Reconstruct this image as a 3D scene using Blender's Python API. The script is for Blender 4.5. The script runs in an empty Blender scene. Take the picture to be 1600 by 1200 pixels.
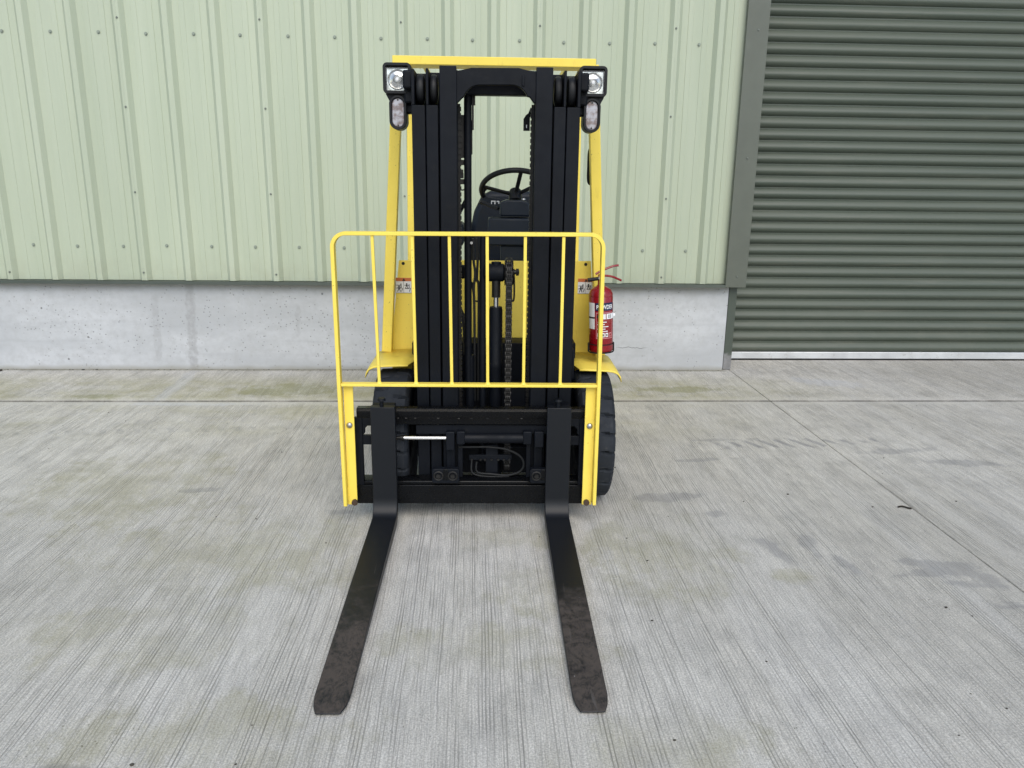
import bpy, bmesh, math, random
from mathutils import Vector, Matrix
R = math.radians
random.seed(7)
scene = bpy.context.scene
col = scene.collection

# ------------------------------------------------------------------ camera, sky, sun, exposure
def cam_axes(yaw, p, roll):
    f = Vector((math.sin(yaw)*math.cos(p), math.cos(yaw)*math.cos(p), -math.sin(p)))
    r = Vector((math.cos(yaw), -math.sin(yaw), 0)); u = r.cross(f)
    c, s = math.cos(roll), math.sin(roll)
    return c*r + s*u, -s*r + c*u, f
cd = bpy.data.cameras.new('camera'); cam = bpy.data.objects.new('camera', cd); col.objects.link(cam)
cd.sensor_width = 36; cd.lens = 1210.03/1600*36; cd.clip_start = .05; cd.clip_end = 2000
r_, u_, f_ = cam_axes(.0480, .2575, .0129)
M = Matrix.Identity(4)
for i in range(3):
    M[i][0], M[i][1], M[i][2] = r_[i], u_[i], -f_[i]
M[2][3] = 1.4956
cam.matrix_world = M
scene.camera = cam

SUN_EL, SUN_AZ = R(44), R(174)       # azimuth from +Y towards +X: a veiled sun behind the camera's right shoulder
world = bpy.data.worlds.new('World'); scene.world = world; world.use_nodes = True
wn = world.node_tree; bg = wn.nodes['Background']
sky = wn.nodes.new('ShaderNodeTexSky'); sky.sky_type = 'NISHITA'; sky.sun_disc = False
sky.sun_elevation = SUN_EL; sky.sun_rotation = SUN_AZ
sky.air_density = 1.0; sky.dust_density = 1.0; sky.ozone_density = 1.0; sky.altitude = 50
wn.links.new(sky.outputs[0], bg.inputs[0]); bg.inputs[1].default_value = 0.12
sd = bpy.data.lights.new('sun', 'SUN'); sun = bpy.data.objects.new('sun', sd); col.objects.link(sun)
sd.energy = 1.5; sd.angle = R(52); sd.color = (1, .93, .81)
sv = Vector((math.sin(SUN_AZ)*math.cos(SUN_EL), math.cos(SUN_AZ)*math.cos(SUN_EL), math.sin(SUN_EL)))
sun.rotation_euler = (-sv).to_track_quat('-Z', 'Y').to_euler()
sun.location = (6, -20, 14)
vs = scene.view_settings
vs.view_transform = 'Standard'; vs.look = 'None'; vs.gamma = 1; vs.use_curve_mapping = False
vs.exposure = 0.63
scene.render.engine = 'CYCLES'
scene.cycles.max_bounces = 8; scene.cycles.diffuse_bounces = 5

# ------------------------------------------------------------------ node helpers
class NT:
    def __init__(s, name):
        s.m = bpy.data.materials.new(name); s.m.use_nodes = True; s.t = s.m.node_tree
        s.b = s.t.nodes['Principled BSDF']
        s._pos = None
    def put(s, sock, v):
        if isinstance(v, bpy.types.NodeSocket): s.t.links.new(v, sock)
        elif isinstance(v, (tuple, list)) and len(v) == 3 and sock.type == 'RGBA': sock.default_value = (*v, 1)
        else: sock.default_value = v
    def node(s, typ, ins=None, **props):
        n = s.t.nodes.new(typ)
        for k, v in props.items(): setattr(n, k, v)
        for k, v in (ins or {}).items(): s.put(n.inputs[k], v)
        return n
    def m_(s, op, a, b=0.0, c=0.0, clamp=False):
        n = s.node('ShaderNodeMath', operation=op); n.use_clamp = clamp
        s.put(n.inputs[0], a); s.put(n.inputs[1], b); s.put(n.inputs[2], c); return n.outputs[0]
    def pos(s, kind='world'):
        if kind == 'world': return s.node('ShaderNodeNewGeometry').outputs['Position']
        return s.node('ShaderNodeTexCoord').outputs['Object']
    def sep(s, v):
        n = s.node('ShaderNodeSeparateXYZ', {0: v}); return n.outputs
    def comb(s, x, y, z):
        return s.node('ShaderNodeCombineXYZ', {0: x, 1: y, 2: z}).outputs[0]
    def scale(s, v, sc):
        n = s.node('ShaderNodeVectorMath', {0: v, 1: sc}, operation='MULTIPLY'); return n.outputs[0]
    def noise(s, v, sc, det=4.0, rough=.55, dist=0.0):
        n = s.node('ShaderNodeTexNoise', {'Vector': v, 'Scale': sc, 'Detail': det, 'Roughness': rough, 'Distortion': dist})
        return n.outputs[0]
    def vor(s, v, sc, out='Distance', feature='F1', rnd=1.0):
        n = s.node('ShaderNodeTexVoronoi', {'Vector': v, 'Scale': sc, 'Randomness': rnd}, feature=feature); return n.outputs[out]
    def ss(s, v, a, b, lo=0.0, hi=1.0):
        n = s.node('ShaderNodeMapRange', {0: v, 1: a, 2: b, 3: lo, 4: hi}, interpolation_type='SMOOTHSTEP'); return n.outputs[0]
    def mix(s, f, a, b, mode='MIX'):
        n = s.node('ShaderNodeMix', data_type='RGBA', blend_type=mode)
        s.put(n.inputs[0], f); s.put(n.inputs[6], a); s.put(n.inputs[7], b); return n.outputs[2]
    def bump(s, h, st=.3, d=.002):
        return s.node('ShaderNodeBump', {'Height': h, 'Strength': st, 'Distance': d}).outputs[0]
    def set(s, **k):
        for a, v in k.items(): s.put(s.b.inputs[a.replace('_', ' ')], v)
        return s.m

MATS = {}
def paint(name, c, rough=.45, var=.12, spec=.5, metal=0.0, sc=6.0, dirt=None, dirt_amt=.35, bumpst=.08, coat=0.0):
    n = NT(name); p = n.pos('obj')
    a = n.noise(p, sc, 5)
    cc = n.mix(n.ss(a, .3, .7), tuple(x*(1-var) for x in c), tuple(min(1, x*(1+var*.6)) for x in c))
    if dirt:
        d = n.ss(n.noise(p, 23.0, 6, .65), .56, .72)
        cc = n.mix(n.m_('MULTIPLY', d, dirt_amt), cc, dirt)
    f = n.noise(p, 180.0, 2)
    rr = n.ss(n.noise(p, sc*3, 4), .3, .7, rough*.85, min(1, rough*1.2))
    n.set(Base_Color=cc, Roughness=rr, Metallic=metal, Normal=n.bump(f, bumpst, .001))
    n.b.inputs['Specular IOR Level'].default_value = spec
    n.b.inputs['Coat Weight'].default_value = coat
    MATS[name] = n.m; return n.m

def yellow():
    n = NT('yellow_paint'); p = n.pos('obj')
    a = n.noise(p, 5.0, 5, .6)
    c = n.mix(n.ss(a, .3, .7), (.88, .68, .105), (.93, .725, .125))
    d = n.ss(n.noise(n.scale(p, (1, 1, .35)), 21.0, 5, .68), .55, .75); c = n.mix(n.m_('MULTIPLY', d, .34), c, (.50, .34, .07))
    chip = n.m_('MULTIPLY', n.ss(n.noise(p, 120.0, 3, .6), .665, .69), n.ss(a, .50, .58)); c = n.mix(n.m_('MULTIPLY', chip, .8), c, (.10, .065, .03))
    n.set(Base_Color=c, Roughness=n.ss(a, .3, .7, .34, .48), Normal=n.bump(n.noise(p, 160.0, 2), .06, .001)); n.b.inputs['Specular IOR Level'].default_value = .32
    return n.m
Y_PAINT = yellow()
BLACK = paint('black_satin_paint', (.0045, .006, .0095), .50, .2, .16, dirt=(.015, .015, .016), dirt_amt=.3)
BLACK_GLOSS = paint('black_brushed_paint', (.003, .0035, .0045), .28, .2, .22, bumpst=.25, sc=14)
BLACK_PLAST = paint('black_plastic', (.008, .009, .011), .5, .15, .3)
GREASE = paint('greasy_black', (.010, .0095, .009), .45, .3, .38, dirt=(.035, .031, .028), dirt_amt=.5)
RUBBER = paint('tyre_rubber', (.022, .026, .033), .72, .18, .22, dirt=(.07, .07, .07), dirt_amt=.45, sc=9)
HOSE = paint('hose_rubber', (.011, .012, .013), .55, .15, .3)
CHROME = paint('chrome', (.82, .83, .84), .14, .03, .5, metal=1.0)
STEEL = paint('zinc_steel', (.45, .45, .46), .38, .15, .5, metal=.9)
RUSTY = paint('rusty_bolt', (.07, .045, .03), .7, .3, .3)
RED = paint('red_enamel', (.235, .005, .010), .25, .06, .5, coat=.4)
WHITE = paint('white_print', (.82, .83, .84), .5, .04, .4)
NAVY = paint('navy_print', (.012, .018, .06), .4, .05, .4)
PINK = paint('pale_red_print', (.55, .22, .23), .45, .05, .4)
ORANGE = paint('orange_print', (.60, .17, .05), .5, .08, .4)
INK = paint('black_ink', (.02, .02, .022), .6, .05, .3)
SEATV = paint('seat_vinyl', (.010, .014, .022), .5, .15, .28, bumpst=.3)
DASH = paint('dash_plastic', (.012, .018, .028), .45, .1, .3)
OLIVE = paint('olive_steel_coating', (.103, .115, .094), .42, .06, .45)

def glass_mat(name, tint, rough=.05, alpha=.25):
    n = NT(name)
    n.set(Base_Color=tint, Roughness=rough, Alpha=alpha); MATS[name] = n.m; return n.m
LENS = glass_mat('clear_lens', (.85, .88, .9), .04, .07)
def lens_ribbed():
    n = NT('ribbed_signal_lens'); p = n.pos('obj')
    s = n.sep(p)
    w = n.m_('SINE', n.m_('MULTIPLY', s[2], 900.0)); w2 = n.m_('SINE', n.m_('MULTIPLY', s[0], 900.0))
    h = w
    c = n.mix(n.ss(n.noise(p, 35.0, 3), .38, .62), (.20, .16, .16), (.42, .42, .47))
    n.set(Base_Color=c, Roughness=.16, Metallic=.25, Normal=n.bump(h, .12, .0005))
    return n.m
SIGNAL = lens_ribbed()
def fork_mat():
    n = NT('fork_black_worn'); p = n.pos('obj'); s = n.sep(p)
    toward = n.ss(n.m_('ADD', s[1], n.m_('MULTIPLY', n.m_('SUBTRACT', n.noise(p, 7.0, 4, .7), .5), .9)), -.95, -1.20)
    sw = n.noise(p, 9.0, 7, .7, 2.2)
    cr = n.m_('MULTIPLY', n.noise(n.scale(p, (1, .5, 1)), 38.0, 5, .7, 3.0), .6)
    wear = n.m_('MULTIPLY', toward, n.ss(n.m_('ADD', n.m_('MULTIPLY', sw, .7), cr), .44, .74))
    top = n.ss(n.sep(n.node('ShaderNodeNewGeometry').outputs['Normal'])[2], .6, .9)
    wear = n.m_('MULTIPLY', wear, top)
    scr = n.m_('MULTIPLY', n.ss(n.noise(n.scale(p, (60, 3, 60)), 1.0, 4, .6, .6), .64, .72), n.m_('MULTIPLY', top, n.ss(s[1], -.45, -.9)))
    c = n.mix(wear, (.0065, .008, .011), (.070, .058, .050))
    c = n.mix(n.m_('MULTIPLY', scr, .5), c, (.10, .095, .09))
    speck = n.ss(n.vor(p, 32.0), .05, .035)
    spk = n.m_('MULTIPLY', speck, n.ss(n.noise(p, 5.0, 1), .60, .64))
    c = n.mix(n.m_('MULTIPLY', spk, top), c, (.5, .5, .5))
    n.set(Base_Color=c, Roughness=n.m_('ADD', .42, n.m_('MULTIPLY', wear, .3)), Normal=n.bump(sw, .12, .002)); n.b.inputs['Specular IOR Level'].default_value = .3
    return n.m
FORK = fork_mat()

# ------------------------------------------------------------------ mesh helpers
class MB:
    def __init__(s): s.v = []; s.f = []
    def add(s, vs, fs):
        o = len(s.v); s.v += [tuple(v) for v in vs]; s.f += [tuple(i+o for i in f) for f in fs]; return s
    def box(s, x0, x1, y0, y1, z0, z1):
        return s.add([(x, y, z) for z in (z0, z1) for y in (y0, y1) for x in (x0, x1)],
                     [(0, 2, 3, 1), (4, 5, 7, 6), (0, 1, 5, 4), (2, 6, 7, 3), (0, 4, 6, 2), (1, 3, 7, 5)])
    def beam(s, p, q, w, d, up=(0, 1, 0)):
        p, q = Vector(p), Vector(q); t = (q-p).normalized(); a = t.cross(Vector(up)).normalized(); b = a.cross(t)
        vs = [c + a*i*w/2 + b*j*d/2 for c in (p, q) for i, j in ((-1, -1), (1, -1), (1, 1), (-1, 1))]
        return s.add(vs, [(3, 2, 1, 0), (4, 5, 6, 7)] + [(i, (i+1) % 4, 4+(i+1) % 4, 4+i) for i in range(4)])
    def cyl(s, p, q, r, seg=20, r2=None):
        p, q = Vector(p), Vector(q); t = (q-p).normalized(); r2 = r if r2 is None else r2
        a = t.orthogonal().normalized(); b = t.cross(a); vs = []
        for c, rr in ((p, r), (q, r2)):
            vs += [c + a*math.cos(6.28318*i/seg)*rr + b*math.sin(6.28318*i/seg)*rr for i in range(seg)]
        return s.add(vs, [tuple(range(seg))[::-1], tuple(range(seg, 2*seg))] + [(i, (i+1) % seg, seg+(i+1) % seg, seg+i) for i in range(seg)])
    def lathe(s, prof, seg=32, axis='z', o=(0, 0, 0)):
        vs = []; n = len(prof)
        for i in range(seg):
            t = 2*math.pi*i/seg; c, sn = math.cos(t), math.sin(t)
            for r, h in prof:
                P = {'z': (r*c, r*sn, h), 'x': (h, r*c, r*sn), 'y': (r*sn, h, r*c)}[axis]
                vs.append((P[0]+o[0], P[1]+o[1], P[2]+o[2]))
        fs = [(i*n+k, ((i+1) % seg)*n+k, ((i+1) % seg)*n+k+1, i*n+k+1) for i in range(seg) for k in range(n-1)]
        return s.add(vs, fs)
    def prism(s, poly, a, b, plane='xz'):
        n = len(poly); vs = []
        for h in (a, b):
            for u, w in poly: vs.append({'xz': (u, h, w), 'xy': (u, w, h), 'yz': (h, u, w)}[plane])
        return s.add(vs, [tuple(range(n)), tuple(range(n, 2*n))[::-1]] + [(i, n+i, n+(i+1) % n, (i+1) % n) for i in range(n)])
    def sweep(s, path, w, y0, y1, closed=False):     # rectangular bar following a path in xz
        P = [Vector((x, z)) for x, z in path]; n = len(P); L = []
        for i in range(n):
            a = P[i-1] if (i > 0 or closed) else None; b = P[(i+1) % n] if (i < n-1 or closed) else None
            d1 = (P[i]-a).normalized() if a is not None else (b-P[i]).normalized()
            d2 = (b-P[i]).normalized() if b is not None else d1
            t = (d1+d2).normalized(); nn = Vector((-t.y, t.x)); k = max(.5, nn.dot(Vector((-d1.y, d1.x))))
            L.append((P[i]+nn*w/2/k, P[i]-nn*w/2/k))
        vs = []
        for o, i in L: vs += [(o.x, y0, o.y), (i.x, y0, i.y), (i.x, y1, i.y), (o.x, y1, o.y)]
        fs = []
        for i in range(n if closed else n-1):
            j = (i+1) % n
            for k in range(4): fs.append((4*i+k, 4*i+(k+1) % 4, 4*j+(k+1) % 4, 4*j+k))
        if not closed: fs += [(3, 2, 1, 0), (4*n-4, 4*n-3, 4*n-2, 4*n-1)]
        return s.add(vs, fs)
    def tube(s, pts, r, seg=10):
        P = [Vector(p) for p in pts]; Q = []
        for i in range(len(P)-1):                     # catmull-rom smoothing
            p0, p1, p2, p3 = P[max(i-1, 0)], P[i], P[i+1], P[min(i+2, len(P)-1)]
            for k in range(6):
                t = k/6; Q.append(.5*((2*p1)+(p2-p0)*t+(2*p0-5*p1+4*p2-p3)*t*t+(3*p1-p0-3*p2+p3)*t**3))
        Q.append(P[-1]); vs = []; ref = Vector((.31, .87, .21))
        for i, q in enumerate(Q):
            t = (Q[min(i+1, len(Q)-1)]-Q[max(i-1, 0)]).normalized(); a = t.cross(ref).normalized(); b = t.cross(a)
            vs += [q+a*math.cos(6.28318*k/seg)*r+b*math.sin(6.28318*k/seg)*r for k in range(seg)]
        n = len(Q)
        fs = [(i*seg+k, i*seg+(k+1) % seg, (i+1)*seg+(k+1) % seg, (i+1)*seg+k) for i in range(n-1) for k in range(seg)]
        return s.add(vs, fs+[tuple(range(seg))[::-1], tuple(range((n-1)*seg, n*seg))])
    def torus(s, c, r, rr, M3=None, seg=48, ss=12):
        vs = []; M3 = M3 or Matrix.Identity(3)
        for i in range(seg):
            t = 6.28318*i/seg
            for k in range(ss):
                u = 6.28318*k/ss; d = Vector(((r+rr*math.cos(u))*math.cos(t), (r+rr*math.cos(u))*math.sin(t), rr*math.sin(u)))
                vs.append(Vector(c)+M3 @ d)
        return s.add(vs, [(i*ss+k, ((i+1) % seg)*ss+k, ((i+1) % seg)*ss+(k+1) % ss, i*ss+(k+1) % ss) for i in range(seg) for k in range(ss)])
    def mesh(s, name, mat, smooth=True):
        me = bpy.data.meshes.new(name); me.from_pydata(s.v, [], s.f); me.materials.append(mat)
        bm = bmesh.new(); bm.from_mesh(me); bmesh.ops.recalc_face_normals(bm, faces=bm.faces); bm.to_mesh(me); bm.free()
        if smooth:
            for p in me.polygons: p.use_smooth = True
            me.set_sharp_from_angle(angle=R(38))
        return me
    def build(s, name, mat, parent=None, bevel=0.0, smooth=True, kind=None, label=None):
        o = bpy.data.objects.new(name, s.mesh(name, mat, smooth)); col.objects.link(o)
        if parent: o.parent = parent
        if bevel:
            b = o.modifiers.new('edge', 'BEVEL'); b.width = bevel; b.segments = 2; b.limit_method = 'ANGLE'; b.angle_limit = R(45)
        if kind: o['kind'] = kind
        if label: o['label'] = label
        return o
def share(name, me, parent, loc=(0, 0, 0), rot=None, scale=None):
    o = bpy.data.objects.new(name, me); col.objects.link(o); o.parent = parent; o.location = loc
    if rot: o.rotation_euler = rot
    if scale: o.scale = scale
    return o
def thing(name, label, cat, loc=(0, 0, 0), rz=0.0):
    o = bpy.data.objects.new(name, None); col.objects.link(o); o.location = loc; o.rotation_euler = (0, 0, rz)
    o['label'] = label; o['category'] = cat; return o
def rounded(x0, x1, z0, z1, r, n=6):
    pts = []
    for cx, cz, a in ((x1-r, z1-r, 0), (x0+r, z1-r, 90), (x0+r, z0+r, 180), (x1-r, z0+r, 270)):
        for k in range(n+1):
            t = R(a+90*k/n); pts.append((cx+r*math.cos(t), cz+r*math.sin(t)))
    return pts

# ------------------------------------------------------------------ ground
def concrete_ground():
    n = NT('brushed_concrete'); P = n.pos(); s = n.sep(P); X, Y = s[0], s[1]
    wob = n.m_('MULTIPLY', n.m_('SUBTRACT', n.noise(n.scale(P, (.5, .45, 1)), 1.0, 2), .5), .07)
    xw = n.m_('ADD', X, wob)
    marg = n.m_('MULTIPLY', n.ss(Y, 5.10, 5.13), n.ss(Y, 5.31, 5.27))           # trowelled margin along the joint
    live = n.m_('SUBTRACT', 1.0, n.m_('MULTIPLY', marg, .8))
    mot = n.noise(n.scale(P, (1, .7, 1)), 6.0, 7, .72)
    fine = n.noise(n.comb(n.m_('MULTIPLY', xw, 230.0), n.m_('MULTIPLY', Y, 7.0), 0.0), 1.0, 2, .65)
    mid = n.noise(n.comb(n.m_('MULTIPLY', xw, 42.0), n.m_('MULTIPLY', Y, 1.1), 3.0), 1.0, 3, .62)
    grit = n.noise(P, 170.0, 3, .75)
    gate = n.noise(n.comb(n.m_('MULTIPLY', xw, 9.0), n.m_('MULTIPLY', Y, .5), 5.0), 1.0, 3, .6)
    ph = n.m_('ADD', n.m_('MULTIPLY', xw, 560.0), n.m_('MULTIPLY', gate, 16.0))          # tines about a centimetre apart
    tine = n.ss(n.m_('SINE', ph), .30, .92)
    deep = n.m_('MULTIPLY', n.m_('MULTIPLY', tine, n.ss(mid, .40, .60)), n.m_('MULTIPLY', n.ss(gate, .38, .60, .30, 1.0), n.ss(grit, .36, .58)))
    band = n.noise(n.comb(n.m_('MULTIPLY', xw, 5.0), n.m_('MULTIPLY', Y, .22), 7.0), 1.0, 3, .5)
    big = n.noise(P, .55, 4, .6)
    c = n.mix(n.ss(big, .32, .68), (.485, .468, .422), (.605, .585, .533))
    c = n.mix(n.ss(mot, .40, .68, 0.0, .55), c, (.36, .350, .322))
    c = n.mix(n.m_('MULTIPLY', n.ss(band, .42, .66), .22), c, (.62, .615, .60))
    f1 = n.ss(fine, .34, .66, .86, 1.10)
    f1 = n.m_('ADD', n.m_('MULTIPLY', n.m_('SUBTRACT', f1, 1.0), live), 1.0)
    c = n.mix(1.0, c, n.comb(f1, f1, f1), 'MULTIPLY')
    c = n.mix(n.m_('MULTIPLY', n.m_('MULTIPLY', deep, live), .52), c, (.16, .15, .13))
    g2 = n.ss(grit, .38, .62, .76, 1.18); c = n.mix(1.0, c, n.comb(g2, g2, g2), 'MULTIPLY')
    an = n.noise(n.scale(P, (1.0, 1.3, 1)), 1.5, 5, .65)
    # pits with a little dirt
    pit = n.m_('MULTIPLY', n.ss(n.vor(n.scale(P, (1, .7, 1)), 55.0), .16, .08), n.ss(an, .50, .62))
    c = n.mix(n.m_('MULTIPLY', pit, .75), c, (.12, .12, .10))
    # algae film: along the wall strip and in scattered worn patches
    strip = n.m_('MULTIPLY', n.ss(Y, 5.13, 5.32), n.ss(Y, 6.08, 5.55))
    strip = n.m_('MULTIPLY', strip, n.ss(X, 3.0, 1.4))
    al1 = n.m_('MULTIPLY', strip, n.ss(an, .32, .58))
    near = n.m_('MULTIPLY', n.ss(Y, 5.2, 5.0), n.ss(Y, 4.2, 4.9)); near = n.m_('MULTIPLY', near, n.ss(an, .44, .64))
    near = n.m_('MULTIPLY', near, n.ss(X, 2.2, .6))
    def att(name): return n.node('ShaderNodeAttribute', attribute_name=name).outputs['Fac']
    en = n.m_('MULTIPLY', n.m_('SUBTRACT', mot, .5), 2.6)
    def edge(name, lo=.35, hi=.75): return n.ss(n.m_('ADD', att(name), n.m_('MULTIPLY', en, n.ss(att(name), .0, .25))), lo, hi)
    alg = n.m_('MAXIMUM', n.m_('MAXIMUM', al1, n.m_('MULTIPLY', near, .85)), n.m_('MULTIPLY', n.m_('MULTIPLY', edge('film', .40, .95), n.ss(an, .36, .58, .15, 1.0)), .58))
    alg = n.m_('MULTIPLY', alg, n.ss(n.m_('ADD', n.m_('MULTIPLY', fine, .5), n.m_('MULTIPLY', mot, .5)), .36, .58, .25, 1.0))
    c = n.mix(n.m_('MULTIPLY', alg, .60), c, (.33, .31, .155))
    c = n.mix(n.m_('MULTIPLY', edge('moss', .35, .9), .42), c, (.21, .215, .08))
    c = n.mix(n.m_('MULTIPLY', n.m_('MULTIPLY', edge('pale', .3, .9), n.ss(fine, .3, .6, .3, 1.0)), .42), c, (.56, .58, .62))
    lug = n.m_('MULTIPLY', n.ss(n.m_('SINE', n.m_('MULTIPLY', n.m_('ADD', X, n.m_('MULTIPLY', Y, .5)), 62.0)), -.1, .7), n.m_('MULTIPLY', edge('lug', .35, .8), n.ss(X, -1.0, 1.2, .45, 1.25)))
    sc = n.m_('MAXIMUM', n.m_('MULTIPLY', edge('scuff', .40, .85), n.ss(grit, .32, .6, .5, 1.0)), lug)
    sc = n.m_('MULTIPLY', sc, n.ss(fine, .3, .6, .45, 1.0))
    c = n.mix(n.m_('MULTIPLY', sc, .44), c, (.165, .17, .19))
    jd = n.m_('ABSOLUTE', n.m_('SUBTRACT', Y, 5.2)); jd2 = n.m_('ABSOLUTE', n.m_('SUBTRACT', X, 2.09))
    jm = n.m_('MAXIMUM', n.m_('MULTIPLY', n.ss(jd, .024, .006), .9), n.ss(jd2, .006, .002, 0.0, .5))
    c = n.mix(n.m_('MULTIPLY', jm, n.ss(mot, .30, .60, .45, .9)), c, (.10, .095, .085))
    foot = n.m_('MULTIPLY', n.ss(n.m_('ADD', Y, n.m_('MULTIPLY', en, .03)), 6.04, 6.12), n.ss(X, 2.1, 2.0))
    c = n.mix(n.m_('MULTIPLY', foot, .75), c, (.17, .165, .12))
    hgt = n.m_('ADD', n.m_('MULTIPLY', n.m_('ADD', fine, n.m_('MULTIPLY', deep, -1.2)), live), n.m_('MULTIPLY', grit, .35))
    n.set(Base_Color=c, Roughness=.86, Normal=n.bump(hgt, .7, .004)); n.b.inputs['Specular IOR Level'].default_value = .2
    return n.m
CONC = concrete_ground()
def soil_mat():
    n = NT('dark_subbase'); p = n.pos(); n.set(Base_Color=n.mix(n.noise(p, 30.0, 4), (.03, .03, .025), (.08, .075, .06)), Roughness=.95); return n.m
g = MB(); g.box(-150, 150, -150, 150, -.30, -.016)
ground = g.build('ground', soil_mat()); ground['kind'] = 'structure'
JX = [-32.0, -26.0, -20.0, -14.0, -9.9, -3.9, 2.09, 8.1, 14.0, 20.0, 26.0, 32.0]
JY = [-36.0, -30.0, -24.0, -18.0, -12.9, -6.9, -.85, 5.20]
def ell(x, y, cx, cy, rx, ry, ang=0.0):
    ca, sa = math.cos(R(ang)), math.sin(R(ang)); dx, dy = x-cx, y-cy
    d = math.hypot((dx*ca+dy*sa)/rx, (dy*ca-dx*sa)/ry)
    return max(0.0, 1.0-.5*d*d) if d < 1.414 else 0.0
FIELDS = {
 'film': [(-1.0, 2.95, .65, .40), (-1.1, 2.35, .5, .22), (.03, 2.25, .42, .16), (.25, 2.62, .22, .22), (.75, 2.95, .35, .5), (1.25, 2.72, .10, .08), (-.75, 1.85, .45, .18), (.5, 1.75, .35, .2), (-1.75, 3.7, .5, .6), (.15, 3.05, .3, .12)],
 'moss': [(-1.35, 5.50, .40, .17), (-2.6, 5.31, .18, .06), (1.5, 5.50, .35, .09), (-.55, 5.55, .3, .12), (.9, 5.6, .2, .1)],
 'pale': [(-2.2, 5.65, .055, .6, 4), (2.75, 5.72, .28, .14, -20), (-1.95, 5.13, .55, .04)],
 'lug': [(1.85, 4.30, .55, .085, 4), (-1.9, 4.56, 1.1, .05, 3)],
 'scuff': [(1.85, 2.80, .20, .035, -8), (1.80, 2.72, .16, .03, 10), (1.98, 2.70, .20, .05, -24), (1.95, 2.62, .14, .03, -10), (1.26, 2.90, .035, .17, 14), (1.44, 3.00, .05, .10, -25), (1.50, 2.82, .03, .10, 10), (1.43, 2.90, .02, .10, -10),
  (.95, 3.50, .16, .06, 5), (1.12, 3.30, .06, .04), (2.45, 4.15, .3, .05, 8), (2.75, 3.95, .25, .05, -6), (1.3, 4.02, .25, .03, 6), (1.55, 4.36, .3, .03, 3), (2.2, 2.45, .25, .03, -5), (-1.55, 1.62, .35, .04, -12), (-.95, 1.72, .5, .025, -4), (-1.35, 3.62, .12, .035, 10), (-.62, 3.35, .10, .03)]}
def slab(x0, x1, y0, y1, top, fine=False):
    x0 += .0022; x1 -= .0022; y0 += .004; y1 -= .004
    if not fine:
        b = MB(); b.box(x0, x1, y0, y1, -.013, top); return b.build('concrete_slab', CONC, ground, bevel=.005)
    def cuts(a, c):
        k = int((c-a)/.03); return [a, a, a+.003, a+.006] + [a+.006+(c-a-.012)*i/k for i in range(1, k)] + [c-.006, c-.003, c, c]
    xs, ys = cuts(x0, x1), cuts(y0, y1); nx, ny = len(xs), len(ys); drop = {0: -.013-top, 1: -.004, 2: -.0008}
    vs = []; A = {k: [] for k in FIELDS}
    for j, y in enumerate(ys):
        for i, x in enumerate(xs):
            e = min(i, j, nx-1-i, ny-1-j); vs.append((x, y, top+drop.get(e, 0.0)))
            for k, L in FIELDS.items(): A[k].append(max(ell(x, y, *q) for q in L))
    fs = [(j*nx+i, j*nx+i+1, (j+1)*nx+i+1, (j+1)*nx+i) for j in range(ny-1) for i in range(nx-1)]
    o = MB().add(vs, fs).build('concrete_slab', CONC, ground, smooth=True)
    for k, L in A.items():
        at = o.data.attributes.new(k, 'FLOAT', 'POINT'); at.data.foreach_set('value', L)
    return o
for i in range(len(JX)-1):
    for j in range(len(JY)-1):
        slab(JX[i], JX[i+1], JY[j], JY[j+1], 0.0, i in (5, 6) and JY[j+1] == 5.20)
    slab(JX[i], JX[i+1], 5.20, 6.60, .002, i in (5, 6))

SEAL = paint('joint_filler', (.16, .15, .13), .9, .35, .2, sc=9)
for x in JX[1:-1]:
    b = MB(); b.box(x-.0022, x+.0022, -36, 6.6, -.0155, -.004); b.build('joint_filler', SEAL, ground)

# ------------------------------------------------------------------ warehouse
def cladding_mat():
    n = NT('pale_green_cladding'); p = n.pos(); s = n.sep(p)
    v = n.noise(n.scale(p, (5, 5, .35)), 1.0, 5, .6)
    c = n.mix(n.ss(v, .3, .7), (.402, .455, .345), (.446, .496, .383))
    oi = n.node('ShaderNodeObjectInfo').outputs['Random']; tv = n.ss(oi, 0.0, 1.0, .95, 1.04); c = n.mix(1.0, c, n.comb(tv, tv, tv), 'MULTIPLY')
    st = n.noise(n.scale(p, (40, 40, .5)), 1.0, 3, .6)
    c = n.mix(n.m_('MULTIPLY', n.ss(st, .58, .75), .10), c, (.36, .39, .29))
    low = n.m_('MULTIPLY', n.ss(s[2], 1.0, .72), n.ss(n.noise(p, 6.0, 5), .35, .7))
    c = n.mix(n.m_('MULTIPLY', low, .3), c, (.33, .34, .25))
    h = n.vor(p, 420.0)
    n.set(Base_Color=c, Roughness=.48, Normal=n.bump(h, .12, .0008)); n.b.inputs['Specular IOR Level'].default_value = .4
    return n.m
CLAD = cladding_mat()
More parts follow.
